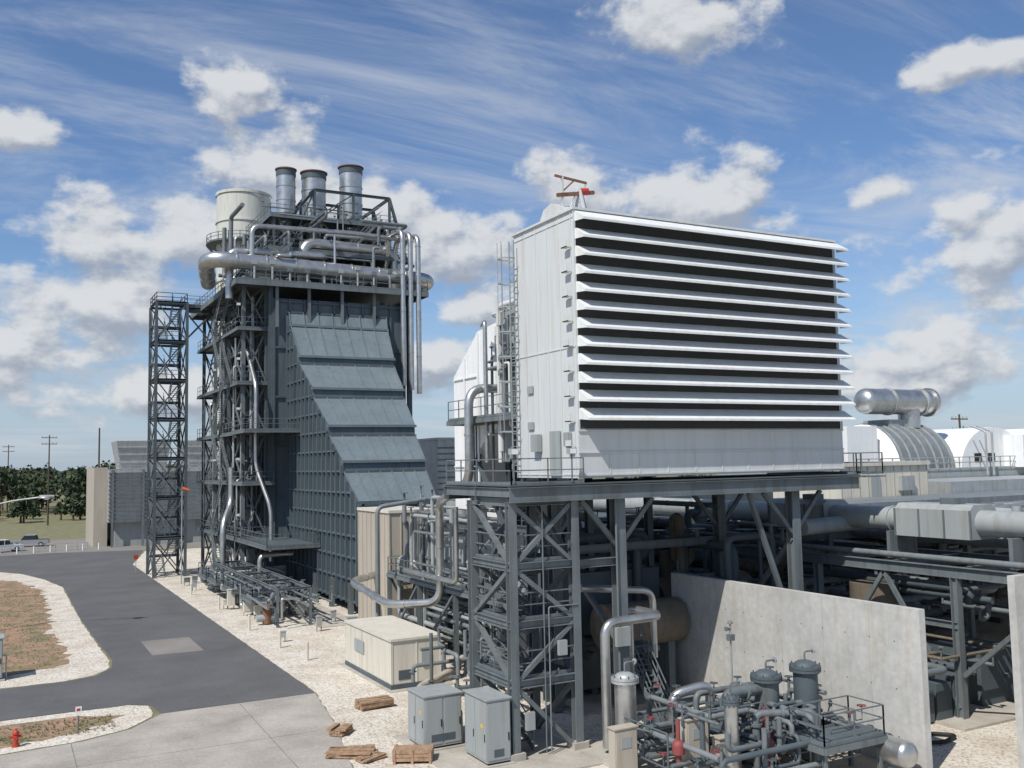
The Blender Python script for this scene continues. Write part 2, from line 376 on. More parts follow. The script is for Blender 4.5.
for y in (101,106.5):
    m.hb((21,y,31),(30,y,42.5),.3,.3,'steel_dark'); m.hb((30,y,42.5),(38.8,y,42.5),.28,.28,'steel_dark'); m.hb((38.8,y,42.5),(41,y,35),.28,.28,'steel_dark')
    for x in (30,34.5,38.8): m.hb((x,y,39),(x,y,42.5),.25,.25,'steel_dark')
    for a,b in ((24,27),(27,30)): m.bar((a,y,35),(b,y,42.5-(30-b)*1.28),.15,.15,'steel_dark')
    m.bar((30,y,39.3),(34.5,y,42.5),.14,.14,'steel_dark'); m.bar((34.5,y,39.3),(38.8,y,42.5),.14,.14,'steel_dark')
for x in (30,38.8): m.hb((x,101,42.5),(x,106.5,42.5),.28,.28,'steel_dark')
m.stairs((21.5,96,30.7),(26,96,35),.8,'steel'); m.stairs((33,99,35.1),(37,99,39.3),.8,'steel')
for k in range(10):
    x=22+k*1.8; h=random.uniform(1,3); m.cyl((x,94.8,30.6),(x,94.8,30.6+h),.12,'galv',8); m.box(x-.25,x+.25,94.6,95.0,30.6+h,31.0+h,random.choice(['cab_gray','galv','steel']))
for y,z,x0,x1,r in ((101,33,23,40,1.0),(109,33,23,40,.9),(115,33,24,39,.8)):
    m.cyl((x0,y,z),(x1,y,z),r,'aluminium',20); m.dome((x0,y,z),r,.6,'aluminium',20,(-1,0,0)); m.dome((x1,y,z),r,.6,'aluminium',20,(1,0,0))
m.maze((21,40,94.5,112,31,39),36,.1,.24,['aluminium','pipe_gray','steel'],8)
m.maze((24,39,99,112,35,42),16,.06,.12,['steel','pipe_gray'],18)
m.done('roof_steelwork',H)
m=M()
m.pipe([(19.2,104,31.8),(17.3,95.6,32.7),(41.8,95.6,32.2),(41.8,104,32.2)],.8,'aluminium',R=2.5,n=20,fl=3)
m.pipe([(28,98.5,31),(28,98.5,35.8),(38.5,98.5,35.6),(38.5,98.5,31)],.62,'aluminium',R=1.4,n=16,fl=3)
m.pipe([(20,97,29),(20,97,33.9),(30,97,34.2),(30,100,34.2)],.4,'aluminium',R=1,n=14)
m.pipe([(22,96,31),(22,96,36.5),(33,97,37),(40,97,36.8)],.25,'aluminium',R=1,n=12)
for i,x in enumerate((37.6,38.5,39.4)):
    m.pipe([(x,94.1,20.3-i*.4),(x,94.1,37.2-i*.2),(x-.2,97.5,37.2-i*.2),(x-.2,99,33)],.28,'aluminium',R=1.2,n=14,fl=4)
m.pipe([(23,92,3),(23,92,8),(22,94,12),(22,94,20),(22,98,24)],.2,'aluminium',R=1,n=12)
m.done('steam_piping',H)
m=M()
for x,y,r,z0,z1 in ((27.6,104,1.05,40.2,45.2),(30.8,104,1.35,39.7,45.2),(35.2,104,1.3,40.2,46.4)):
    m.cyl((x,y,z0-2.2),(x,y,z0),r*.35,'aluminium',16,r2=r); m.cyl((x,y,z0),(x,y,z1),r,'aluminium',22,caps=False)
    m.cyl((x,y,z1-.7),(x,y,z1),r*1.05,'steel_dark',22); m.cyl((x,y,z1),(x,y,z1+.12),r*1.15,'rust',22,capm='black')
    for k in (.3,.62): m.cyl((x,y,z0+(z1-z0)*k-.05),(x,y,z0+(z1-z0)*k+.05),r*1.05,'aluminium',22)
    m.cyl((x,y,35),(x,y,z0-2.2),r*.35,'aluminium',12)
m.done('vent_silencers',H)
K=E('exhaust_stack'); m=M()
m.cyl((30,136,0),(30,136,50.5),3.75,'stack_paint',48,caps=False); m.cyl((30,136,50.5),(30,136,50.9),3.9,'stack_paint',48,caps=False)
m.cyl((30,136,49),(30,136,50.9),3.5,'black',48,caps=False); m.cyl((30,136,48),(30,136,48.1),3.6,'black',32)
for z in (30,38,46.5): m.cyl((30,136,z),(30,136,z+.25),3.9,'stack_paint',48)
m.done('shell',K); m=M()
n=20
for i in range(n):
    a0=2*math.pi*i/n;a1=2*math.pi*(i+1)/n
    P=lambda a,r,z:(30+r*math.cos(a),136+r*math.sin(a),z)
    m.prism([P(a0,3.76,43.4),P(a0,5.2,43.4),P(a1,5.2,43.4),P(a1,3.76,43.4)],(0,0,.15),'steel')
    m.rail([P(a0,5.1,43.55),P(a1,5.1,43.55)],'steel',toe=True,t=.07); m.bar(P(a0,5.1,43.4),P(a0,3.8,41.8),.1,.1,'steel')
m.done('ring_platform',K)
T=E('stair_tower'); m=M(); lv=[0,4.4,8.8,13.2,17.6,22,26.4,30.8]
m.lattice([15.1,18.4],[112,117],lv,.3,.2,'steel_dark','x')
for z in lv[1:]: m.platform(15.1,18.4,112,113.2,z,'',mt='steel_dark'); m.platform(15.1,18.4,116,117,z-2.2 if z else z,'',mt='steel_dark'); m.rail([(15.1,112,z),(18.4,112,z)],'steel_dark',t=.06); m.rail([(15.1,112,z),(15.1,117,z)],'steel_dark',t=.06)
for z in lv[:-1]:
    m.stairs((16,113.2,z),(16,116,z+2.2),.9,'steel_dark'); m.stairs((17.5,116,z+2.2),(17.5,113.2,z+4.4),.9,'steel_dark')
m.rail([(15.1,112,30.8),(18.4,112,30.8),(18.4,117,30.8),(15.1,117,30.8),(15.1,112,30.8)],'steel_dark',t=.06)
m.done('frame',T)
m=M(); m.platform(18.4,21.3,112.5,114.5,30.7,'fb',mt='steel_dark'); 
m.hb((18.3,112.6,30),(21.3,112.6,30),.25,.4,'steel_dark'); m.bar((18.3,112.6,26.6),(21.2,112.6,29.8),.2,.2,'steel_dark'); m.bar((21.2,112.6,26.4),(18.4,112.6,29.8),.15,.15,'steel_dark')
m.done('bridge',T)
Y=E('boiler_feed_piping'); m=M()
m.maze((17.3,23.5,70,100,.3,2.6),50,.06,.18,['aluminium','galv','steel','pipe_gray','steel'],21)
m.lattice([18.5,21],[72,78,84,90,96],[0,2.8],.18,.15,'steel','z')
for yy in (76,83,90,95): m.platform(17.5,20.5,yy,yy+4,1.6,'lfrb')
for k in range(30):
    x,y=random.uniform(17.0,23),random.uniform(66,105); w=random.uniform(.3,.8); h=random.uniform(.6,1.8)
    mt=random.choice(['beige','cab_gray','galv','beige','steel']); m.box(x-w/2,x+w/2,y-w/3,y+w/3,.35,h,mt); m.bar((x-w/2+.04,y,0),(x-w/2+.04,y,.35),.05,.05,'steel'); m.bar((x+w/2-.04,y,0),(x+w/2-.04,y,.35),.05,.05,'steel'); m.box(x-w/2-.03,x+w/2+.03,y-w/3-.03,y+w/3+.03,h,h+.04,mt)
m.pipe([(19.3,96,2),(19.3,96,6.5),(20.5,98,8.5),(20.5,98,12)],.3,'aluminium',R=1)
m.pipe([(21,88,1),(21,88,4),(24,88,4)],.25,'aluminium')
for x,y in ((18.2,74),(19.4,80),(18.5,86)):
    m.cyl((x,y,.1),(x,y,1.4),.35,'rust',12); m.dome((x,y,1.4),.35,.2,'rust',12)
    m.cyl((x-.8,y,.5),(x+.8,y,.5),.28,'cab_gray',12)
for x,y in ((16.6,64),(16.4,72),(16.6,84),(17.0,59),(16.2,95)):
    m.cyl((x,y,0),(x,y,1.1),.09,'beige',10); m.dome((x,y,1.1),.09,.06,'beige',10)
m.done('pipes_and_pumps',Y)
B=E('electrical_building'); m=M()
m.box(24,27.4,63,69.5,.1,8.6,'tan'); m.box(23.9,27.5,62.9,69.6,8.6,8.8,'beige')
for y in [63+6.5*i/7 for i in range(8)]: m.box(23.94,24,y-.04,y+.04,.1,8.6,'tan')
for x in [24+3.4*i/4 for i in range(5)]: m.box(x-.04,x+.04,62.94,63,.1,8.6,'tan')
m.box(23.9,24,65,66,.1,2.2,'cab_gray'); m.done('walls_and_roof',B)
G=E('gas_turbine_enclosure'); m=M()
m.box(26,33,45,62.5,1,8,'cab_gray'); m.box(26.3,32.7,62.5,73,2,7.6,'brown_ins')
for y in [45+17.5*i/9 for i in range(10)]: m.box(25.88,26,y-.1,y+.1,1,8,'steel')
for z in (3.2,5.6,7.9): m.box(25.9,26,45,62.5,z-.08,z+.08,'steel')
m.platform(23.6,26,46,62.5,4.6,'lfb'); m.platform(26,33,46,62.5,8.1,'lfb'); m.lattice([23.7,25.8],[46,51.5,57,62.3],[0,4.5],.25,.2,'steel','z')
m.maze((23.8,25.9,46,62,.6,10),32,.06,.17,['aluminium','steel','pipe_gray','cab_gray'],5)
m.cyl((28,52,8),(28,52,10.5),.9,'cab_gray',16); m.box(29,31.5,55,58,8.1,9.8,'bright_white'); m.box(27,28.5,57.5,60,8.1,10,'cab_gray')
m.done('enclosure',G)
m=M()
m.pipe([(24.3,45.8,16),(22,45.8,16),(22,45.8,11),(22.2,50,9.9),(23.4,53,9.5),(23.4,53,3.7),(21.2,56,3.4),(21.2,63,4.1),(24,66,4.1)],.25,'aluminium',R=1.0,n=14,fl=2.5)
m.pipe([(23.1,50,9.5),(23.1,50,5.2),(23.1,58,5.2)],.14,'aluminium',R=.5)
m.pipe([(25.4,60,9.6),(22,60,9.2),(22,60,.2)],.15,'pipe_gray',R=.5)
m.done('cooling_air_pipes',G)
# ---------------------------------------------------------------- filter house
F=E('air_intake_filter_house'); m=M()
x0,x1,yf,yb,z0,z1=22.0,37.85,34.85,40.4,11.25,23.05
m.box(x0,x1,yf+.06,yb,z0,z1,'white_paint')
m.box(x0+.05,x1-.05,yf+.02,yf+.058,13.4,z1-.1,'gap_shade')  # dark sheet behind the hoods: shade in the gaps painted as colour
m.box(x0-.02,x1+.02,yf-.02,yf+.06,z0+.001,13.35,'white_paint')
for z in (z0+.12,12.35,13.3): m.box(x0-.04,x1+.04,yf-.08,yf-.022,z-.03,z+.03,'white_paint')
x=x0
while x<=x1+.01: m.box(x-.03,x+.03,yf-.04,yf-.021,z0+.18,12.29,'white_paint'); x+=(x1-x0)/10
for x in (x0,x1): m.box(x-.05,x+.05,yf-.05,yf+.0,13.3,z1,'white_paint')
y=yf+.25
while y<yb: m.box(x0-.035,x0,y-.02,y+.02,z0,z1-.1,'white_paint'); y+=1.05
for z in (11.4,17,22.75): m.box(x0-.03,x0,yf+.06,yb,z-.03,z+.03,'white_paint')
m.box(x0-.1,x1+.1,yf-.1,yb+.1,z1,z1+.1,'white_paint')
m.prism([(x0,yf+.4,z1+.1),(x0,yf+3.0,z1+.1),(x0,yf+2.6,z1+.6),(x0,yf+1.9,z1+.75)],(1.0,0,0),'white_paint')
m.box(x0-.1,x0-.04,36.3,37.2,z0+.1,z0+2.1,'cab_gray'); m.box(x0-.3,x0-.04,38,38.6,z0+1.2,z0+2,'cab_gray')
m.box(x0-.22,x0-.03,35.4,35.8,z0+1.4,z0+2.0,'cab_gray')
for zz in (13.5,15.2): m.box(x0-.09,x0-.035,38.7,39.2,zz,zz+.35,'cab_gray')
m.done('housing',F)
m=M(); nh=12; zT=z1-.02; dz=(zT-13.5)/nh
xh=x1+.25
for i in range(nh):
    zt=zT-i*dz; y1_=yf-.78; zl=zt-.47
    a=[(x0+.02,yf,zt),(x0+.02,y1_,zl),(xh-.02,y1_,zl),(xh-.02,yf,zt)]
    m.prism(a,(0,.0,-.03),'hood_paint')
    m.box(x0+.02,xh-.02,y1_-.02,y1_+.01,zl-.1,zl+.0,'hood_paint')
    for x in (x0+.02,xh-.04): m.prism([(x,yf,zt-.03),(x,yf,zt-.5),(x,y1_+.02,zl-.09),(x,y1_+.02,zl-.03)],(.02,0,0),'hood_paint')
    k=1
    while k<12: xx=x0+(x1-x0)*k/12; m.prism([(xx,yf,zt-.05),(xx,yf,zt-.3),(xx,y1_+.1,zl-.05)],(.03,0,0),'hood_paint'); k+=1
m.done('weather_hoods',F)
m=M(); m.ladder((x0-.25,40.2,z0),z1-1.2,-1,0,'cab_gray')
for k in range(9): m.box(x0-.3,x0-.05,35.05,35.5,12.6+k*1.1,12.64+k*1.1,'white_paint'); m.box(x0-.3,x0-.27,35.05,35.5,12.6+k*1.1,12.9+k*1.1,'white_paint')
m.done('caged_ladder',F)
m=M(); bx,by=x0+1.2,36.2
for a,b in (((bx,by-.5,z1),(bx,by,z1+1.5)),((bx,by+.5,z1),(bx,by,z1+1.5)),((bx-.7,by,z1),(bx,by,z1+1.5)),((bx+.6,by,z1),(bx,by,z1+1.5))): m.bar(a,b,.1,.1,'white_paint')
m.bar((bx-1.2,by,z1+1.0),(bx+.8,by,z1+1.35),.14,.16,'rust'); m.bar((bx-.9,by,z1+.2),(bx-.9,by,z1+1.9),.09,.09,'white_paint'); m.bar((bx-1.3,by,z1+1.9),(bx+.4,by,z1+1.75),.08,.1,'rust'); m.bar((bx+.4,by,z1+1.75),(bx,by,z1+.8),.07,.07,'white_paint'); m.bar((bx-.9,by,z1+1.2),(bx-.2,by,z1+1.85),.06,.06,'rust')
m.cyl((bx+.05,by,z1+1.3),(bx+.45,by,z1+1.35),.17,'red',12); m.cyl((bx-.9,by,z1+1.2),(bx-.9,by,z1+.6),.03,'black',6)
m.done('roof_hoist',F)
P_=E('filter_house_support_frame'); m=M()
m.box(18.3,38.4,34.3,41,11.0,11.06,'steel_dark')
for y in (34.4,37.6,40.9): m.hb((18.3,y,10.65),(38.4,y,10.65),.3,.62,'steel')
x=18.4
while x<38.5: m.hb((x,34.55,10.75),(x,40.8,10.75),.2,.38,'steel'); x+=1.8
m.rail([(18.4,40.8,11.06),(18.4,34.4,11.06),(21.9,34.4,11.06)],'steel'); m.rail([(38.1,34.4,11.06),(38.3,34.4,11.06),(38.3,40.8,11.06)],'steel')
m.rail([(38.1,33.9,11.06),(39.6,33.9,11.06),(39.6,40.8,11.06)],'steel'); m.box(38.4,39.7,33.8,41,10.9,10.97,'steel')
for x in (24.0,34.4):
    for y in (35,40.5):
        m.hb((x,y,0),(x,y,10.35),.5,.5,'steel')
        m.box(x-.45,x+.45,y-.45,y+.45,.05,.2,'steel'); m.bar((x,y,8.2),(x+1.9,y,10.3),.16,.2,'steel'); m.bar((x,y,8.2),(x-1.9,y,10.3),.16,.2,'steel')
m.hb((24,40.5,7.6),(34.4,40.5,7.6),.25,.4,'steel')
m.bar((24,35.1,4),(24,40.4,8),.2,.2,'steel'); m.bar((34.4,35.1,8),(34.4,40.4,2.5),.2,.2,'steel')
m.bar((34.4,35,3),(31.6,35,10.3),.2,.2,'steel'); m.hb((21.6,35,7.6),(24,35,7.6),.25,.35,'steel')
m.pipe([(23.7,34.7,.2),(23.7,34.7,10.3)],.05,'steel'); m.box(23.5,24.2,34.55,34.74,4,4.8,'cab_gray')
for x in (18.5,21.3): m.flood(x,34.35,11.1)
m.done('main_frame',P_)
m=M(); lv=[0,3.0,5.35,7.7,10.35]
m.lattice([18.5,21.5],[34.7,38.3],lv,.36,.26,'steel','z')
for z in lv[1:-1]: m.platform(18.5,21.5,34.7,38.3,z+.2,'lf')
for a,b in ((0,1),(1,2),(2,3)):
    m.stairs((19.3,35.2,lv[a]+.2),(19.3,38,(lv[a]+lv[b])/2+.2),.7,'steel'); m.stairs((20.6,38,(lv[a]+lv[b])/2+.2),(20.6,35.2,lv[b]+.2),.7,'steel')
m.bar((18.5,34.7,7.7),(21.5,34.7,10.3),.16,.16,'steel'); m.bar((21.5,34.7,7.7),(18.5,34.7,10.3),.16,.16,'steel')
for x in (18.5,21.5): m.box(x-.35,x+.35,34.4,35.05,.05,.35,'concrete_pad')
m.pipe([(19.9,34.55,.2),(19.9,34.55,10.2)],.03,'steel'); m.pipe([(20.1,34.5,.2),(20.1,34.5,6),(21.5,34.5,6)],.03,'pipe_gray',R=.1)
m.box(18.9,19.3,34.4,34.55,1.2,1.9,'cab_gray'); m.box(20.5,20.9,34.4,34.55,4.0,4.6,'cab_gray')
m.done('access_stair_frame',P_)
D=E('intake_duct'); m=M()
m.prism([(23.5,40.4,12),(23.5,40.4,20.2),(23.5,45,20.2),(23.5,45,12)],(12,0,0),'cab_gray')
m.prism([(24.2,45,19.9),(24.2,49,19.6),(24.2,52.4,17.2),(24.2,52.4,9.3),(24.2,50.5,9.3),(24.2,50,12),(24.2,48,13.5),(24.2,45,14.5)],(7,0,0),'bright_white')
for a in ((46.8,19.6),(49.0,19.5),(50.8,18.2)): m.bar((24.14,a[0],14.6 if a[0]<49 else 9.6),(24.14,a[0],a[1]),.08,.12,'bright_white')
for z in (11.8,14.5,17.0): m.bar((24.14,49,z),(24.14,52.3,z),.06,.08,'bright_white')
for x in (24.3,27,30.8):
    for y in (42,45.6,49.5): m.hb((x,y,0),(x,y,14.5 if y>43 else 12),.35,.35,'steel_dark')
m.bar((24.1,42,4),(24.1,49,12),.2,.2,'steel_dark'); m.bar((24.1,49,5),(24.1,42,13),.2,.2,'steel_dark'); m.hb((24.1,42,8.5),(24.1,50,8.5),.25,.35,'steel_dark')
m.platform(22.4,24.1,41,49.5,14.4,'l'); m.platform(22.9,24.1,41,44.5,17.6,'l')
m.pipe([(23,44,12),(23,44,20.2),(23,41.5,20.2)],.17,'white_paint'); m.pipe([(22.9,45.5,12),(22.9,45.5,19.6),(23.5,47,19.6)],.12,'aluminium')
m.maze((22.6,24.0,41.5,46,11.5,20),16,.05,.1,['steel','aluminium','steel','white_paint','pipe_gray'],44)
m.done('duct',D)
U=E('generator_package'); m=M()
m.box(25,31,41.5,44.8,.5,6.3,'steel_dark'); m.cyl((31.5,43,4),(38,43,4),1.5,'brown_ins',24); m.cyl((36,48,3.2),(46,48,3.2),1.6,'brown_ins',24)
m.cyl((26,39.5,3.9),(30.5,39.5,3.9),1.1,'brown_ins',24); m.box(26.6,27,39,40,.1,3,'steel'); m.box(29.6,30,39,40,.1,3,'steel')
m.cyl((40,56,0),(40,56,5),2.4,'brown_ins',28)
m.maze((24.5,30.6,40.8,47,.5,9.8),26,.1,.36,['steel','steel_dark','pipe_gray','steel_dark'],12)
m.maze((31.8,37,36.5,47,.5,9.8),24,.1,.4,['steel','brown_ins','steel_dark','steel_dark'],13)
m.maze((38,60,40,62,.5,8),50,.12,.45,['steel','pipe_gray','brown_ins','steel_dark'],31)
for x in (42,48,54,60):
    for y in (40,50,60): m.hb((x,y,0),(x,y,7.5),.35,.35,'steel')
for y in (40,50,60): m.hb((38,y,7.5),(62,y,7.5),.3,.5,'steel')
m.box(33.1,66,63,66,0,9.6,'steel_dark'); m.box(36,62,50.5,62.5,7.9,8.1,'steel_dark')
m.done('machinery',U)
def cwall(xa,xb,ya,yb,z):
    m=M(); m.box(xa,xb,ya,yb,0,z,'concrete_wall')
    k=ya+2.4
    if yb-ya>2:
        while k<yb-.5: m.box(xa-.004,xa+.01,k-.012,k+.012,.05,z-.01,'concrete_pad'); k+=2.44
        yy=ya+1.2
        while yy<yb:
            for zz in (1.2,3.0,4.8): m.cyl((xa-.005,yy,zz),(xa+.01,yy,zz),.03,'steel_dark',8)
            yy+=1.22
    return m.done('concrete_blast_wall')
cwall(30.65,30.97,24.9,40.0,6.15)
cwall(34.1,48,23.3,23.6,7.3)
R=E('pipe_rack'); m=M()
for x in (38.5,44.5):
    for y in (24,29.2,37.5,46,55,64): m.hb((x,y,0),(x,y,6.4),.36,.36,'steel')
    m.hb((x,20,6.6),(x,66,6.6),.3,.5,'steel'); 
    m.hb((x,29.2,4.2),(x,66,4.2),.2,.3,'steel')
for y in (24,29.2,33.3,37.5,46,55,64): m.hb((38.5,y,6.6),(44.5,y,6.6),.25,.4,'steel')
m.bar((38.5,29.3,.5),(38.5,33.2,6.3),.16,.2,'steel'); m.bar((38.5,37.4,.5),(38.5,33.2,6.3),.16,.2,'steel'); m.bar((38.5,29,2),(38.5,24.2,6.2),.16,.2,'steel')
m.done('frame',R); m=M()
m.pipe([(40.4,18,8.75),(40.4,64,8.75),(46,66,8.75)],.6,'cab_gray',n=24,fl=4)
m.pipe([(42.8,18,8.4),(42.8,64,8.4)],.5,'cab_gray',n=18,fl=4); m.pipe([(44.2,18,7.6),(44.2,64,7.6)],.35,'pipe_gray',n=14,fl=4)
for yy in (29.0,37.9):
    P2=[(39.5,yy,8.0),(39.5,yy,9.35),(39.8,yy,9.6),(41.1,yy,9.6),(41.4,yy,9.35),(41.4,yy,8.0)]; m.prism(P2,(0,4.2,0),'cab_gray')
    for k in (0,1.4,2.8,4.2): m.box(39.44,39.5,yy+k-.04,yy+k+.04,8.0,9.35,'steel')
    m.box(39.8,40.6,yy+1,yy+1.8,9.6,9.9,'steel')
for y in (22,27,33.6,42,50): m.box(39.4,41.4,y-.1,y+.1,6.86,8.2,'steel')
m.pipe([(39.0,20,7.1),(39.0,63,7.1)],.15,'pipe_gray'); m.pipe([(39.6,20,7.05),(39.6,63,7.05)],.12,'pipe_gray')
m.pipe([(37,37,8.3),(45,37,8.5),(52,43,8.5)],.42,'cab_gray',n=16)
m.maze((38.8,44.4,25,60,4.3,6.2),20,.08,.22,['steel','pipe_gray','steel_dark'],77)
m.done('pipes',R)
Q=E('lube_oil_skid'); m=M()
m.box(41,44,30,33,.1,2.6,'steel_dark'); m.cyl((39.8,35,.5),(39.8,35,5.5),1.2,'brown_ins',24); m.cyl((36.2,38,.1),(36.2,38,5),1.5,'brown_ins',24); m.maze((34,44,28.5,40,.3,3.6),20,.07,.2,['steel','steel_dark','brown_ins','pipe_gray'],91)
for k in range(3): m.box(36+k*1.2,37+k*1.2,29.5,30.5,.1,1.5+.2*k,'steel_dark')
m.pipe([(33.5,28,.12),(34.5,27.2,.12),(36,27.6,.12),(35,28.6,.12),(33.8,28.2,.12)],.08,'black',R=.5)
m.done('skid',Q)
TB=E('turbine_control_house'); m=M(); m.box(54,63.3,50,57,0,11.2,'beige'); m.box(53.8,63.5,49.8,57.2,11.2,11.5,'beige')
for x in [54+9.3*i/10 for i in range(11)]: m.box(x-.03,x+.03,49.96,50,0,11.2,'tan')
m.box(57,58,49.9,50,8.2,10.4,'cab_gray'); m.box(60,61.4,49.6,50,9.3,10.4,'galv'); m.done('walls',TB)
ST=E('steam_turbine'); m=M()
seg=14
def arch(x,y,r,h,zb): return [(x+r*math.cos(math.pi*i/seg),y,zb+h*math.sin(math.pi*i/seg)) for i in range(seg+1)]
m.cyl((71,63,10.6),(78,63,10.6),4.3,'pipe_gray',36); m.dome((71,63,10.6),4.3,1.2,'bright_white',36,(-1,0,0)); m.dome((78,63,10.6),4.3,2.0,'galv',36,(1,0,0))
for k in range(7): m.cyl((71.2+k*1.1,63,10.6),(71.35+k*1.1,63,10.6),4.38,'galv',36)
m.box(73,76.5,61.5,64.5,14,15.3,'cab_gray'); m.box(65.8,69.6,60,66,10.6,14.6,'bright_white')
m.box(64.5,100,58,76,0,10.6,'cab_gray')
m.cyl((70.6,62,17.0),(79,62,17.0),1.2,'aluminium',24); m.dome((70.6,62,17.0),1.2,.8,'aluminium',24,(-1,0,0)); m.cyl((79,62,17.0),(79.3,62,17.0),1.4,'aluminium',24)
m.cyl((76.4,62,14.5),(76.4,62,16.5),1.0,'aluminium',20); m.cyl((77.7,62,17.0),(77.9,62,17.0),1.35,'galv',24); m.cyl((73.4,62,17.0),(73.6,62,17.0),1.3,'galv',24)
m.done('casing',ST); m=M()
m.prism(arch(84.5,59,4.9,3.9,10.6),(0,10,0),'bright_white'); m.box(86,97,57,68,10.6,13.7,'bright_white'); m.box(92,110,56,68,10.6,14.4,'bright_white')
for x in (82,84,86.5,88): m.box(x-.5,x+.5,56.9 if x>86 else 58.95,57 if x>86 else 59,11.2,12,'black')
m.rail([(64.5,57.9,10.6),(100,57.9,10.6)],'galv',t=.08)
for x in (80.5,81.4,90,91): m.pipe([(x,57,10),(x,57,14),(x,58.5,14.6)],.09,'galv')
m.done('generator_hood',ST)
W=E('equipment_roof'); m=M()
m.box(47,95,30,48,7.4,7.6,'cab_gray'); m.box(48,95,44,49.9,7.6,8.9,'pipe_gray'); m.box(66,95,50,57.8,7.6,9.8,'galv')
for x in (50,58,66,74,82,90):
    for y in (31,47): m.hb((x,y,0),(x,y,7.4),.4,.4,'steel')
m.maze((50,90,32,46,.5,6.6),30,.15,.5,['steel','galv','brown_ins'],14)
m.maze((50,80,34,46,7.8,8.6),10,.12,.3,['cab_gray','pipe_gray'],15)
m.done('roof',W)
C1=E('equipment_container'); m=M(); a=(18.6,21.5,48.7,56.3)
m.box(a[0]-.05,a[1]+.05,a[2]-.05,a[3]+.05,.06,.3,'steel_dark'); m.box(a[0],a[1],a[2],a[3],.3,2.55,'beige')
m.box(a[0]-.08,a[1]+.08,a[2]-.08,a[3]+.08,2.55,2.68,'beige')
for y in [a[2]+7.6*i/8 for i in range(9)]: m.box(a[0]-.03,a[0],y-.03,y+.03,.3,2.55,'beige')
for x in (a[0]+.05,a[1]-.05,20.05): m.box(x-.03,x+.03,a[2]-.03,a[2],.3,2.55,'beige')
m.box(20.3,20.8,a[2]-.12,a[2]-.0,1.2,1.9,'cab_gray'); m.box(a[0]-.06,a[0]-.035,53,54.6,1.2,1.9,'cab_gray')
m.box(19.0,19.7,a[2]-.025,a[2],.5,1.0,'steel_dark'); m.done('body',C1)
def cabinet(x0,x1,y0,y1,h,doors):
    c=E('electrical_cabinet'); m=M(); m.box(x0-.15,x1+.15,y0-.15,y1+.15,.0,.12,'concrete_pad'); m.box(x0,x1,y0,y1,.2,h,'cab_gray'); m.box(x0+.05,x1-.05,y0+.05,y1-.05,.12,.2,'black')
    m.box(x0-.06,x1+.06,y0-.06,y1+.06,h,h+.06,'cab_gray')
    w=(x1-x0)/doors
    for i in range(doors): m.box(x0+i*w+.04,x0+(i+1)*w-.04,y0-.025,y0,.3,h-.1,'cab_gray'); m.box(x0+(i+1)*w-.12,x0+(i+1)*w-.08,y0-.06,y0-.025,1.0,1.3,'black')
    w=(y1-y0)/2
    for i in range(2): m.box(x0-.025,x0,y0+i*w+.04,y0+(i+1)*w-.04,.3,h-.1,'cab_gray'); m.box(x0-.05,x0-.025,y0+i*w+.12,y0+i*w+.16,1.0,1.3,'black')
    m.box(x0-.03,x0-.026,y0+.3,y0+.5,1.5,1.65,'yellow'); m.box(x0+.3,x1-.3,y0-.03,y0-.026,.4,.7,'steel_dark')
    m.pipe([(x1+.2,y0+.4,0),(x1+.2,y0+.4,1.4),(x1,y0+.4,1.4)],.04,'galv',R=.1); m.done('enclosure',c)
cabinet(15.8,17.5,37.6,39.4,2.25,2); cabinet(17.1,18.15,34.4,36.4,2.6,1); cabinet(-1.6,.35,63.2,64.8,2.4,2); cabinet(42,44,27,28,2.2,2)
def boards(cx,cy,n,l,w,h,seed,name='timber_stack',rot=0):
    m=M(); rd=random.Random(seed)
    for i in range(n):
        z=.04+i//3*h; o=(i%3-1)*w*1.15; aa=rot+rd.uniform(-.18,.18); d=V((math.cos(aa),math.sin(aa),0)); q=V((-d.y,d.x,0)); c0=V((cx,cy,z+h/2))+q*(o+rd.uniform(-.1,.1))
        m.bar(c0-d*l/2,c0+d*l/2,w,h*.9,'wood')
    return m.done(name)
boards(16.6,45.9,12,1.7,.28,.1,2); boards(13.7,42.3,9,1.0,.24,.1,3,rot=.8); boards(13.1,39.0,9,1.9,.3,.07,4,rot=-.5); boards(13.6,38.0,6,1.2,.2,.06,14,rot=.4)
def crate(x,y,l,w,h,rot):
    m=M(); d=V((math.cos(rot),math.sin(rot),0));q=V((-d.y,d.x,0)); c0=V((x,y,0))
    for j in range(3): m.bar(c0-d*l/2+V((0,0,h*(j+.5)/3+.1)),c0+d*l/2+V((0,0,h*(j+.5)/3+.1)),w,h/3-.02,'wood')
    for k in (-.45,0,.45): 
        for sg in (-1,1): m.bar(c0+d*l*k+q*sg*(w/2+.015)+V((0,0,.0)),c0+d*l*k+q*sg*(w/2+.015)+V((0,0,h+.12)),.1,.03,'wood',up=tuple(q))
        m.bar(c0+d*l*k-q*w/2+V((0,0,.05)),c0+d*l*k+q*w/2+V((0,0,.05)),.1,.1,'wood')
    m.done('wooden_crate')
crate(15.0,36.9,1.6,.8,.45,-.5)
m=M(); m.pipe([(17.8,42,1.2),(18.4,44.5,1.0),(20.5,45.5,1.3),(22,47,1.6)],.2,'tan',R=.6); m.maze((18.6,23,40.5,47,.3,3.6),14,.05,.14,['pipe_gray','steel','steel'],55); m.done('pipe_run')
m=M(); x,y=.85,48.0
m.cyl((x,y,.02),(x,y,.12),.17,'red'); m.cyl((x,y,.12),(x,y,.58),.11,'red'); m.cyl((x,y,.55),(x,y,.6),.15,'red'); m.dome((x,y,.6),.13,.13,'red'); m.cyl((x,y,.72),(x,y,.79),.035,'red',6)
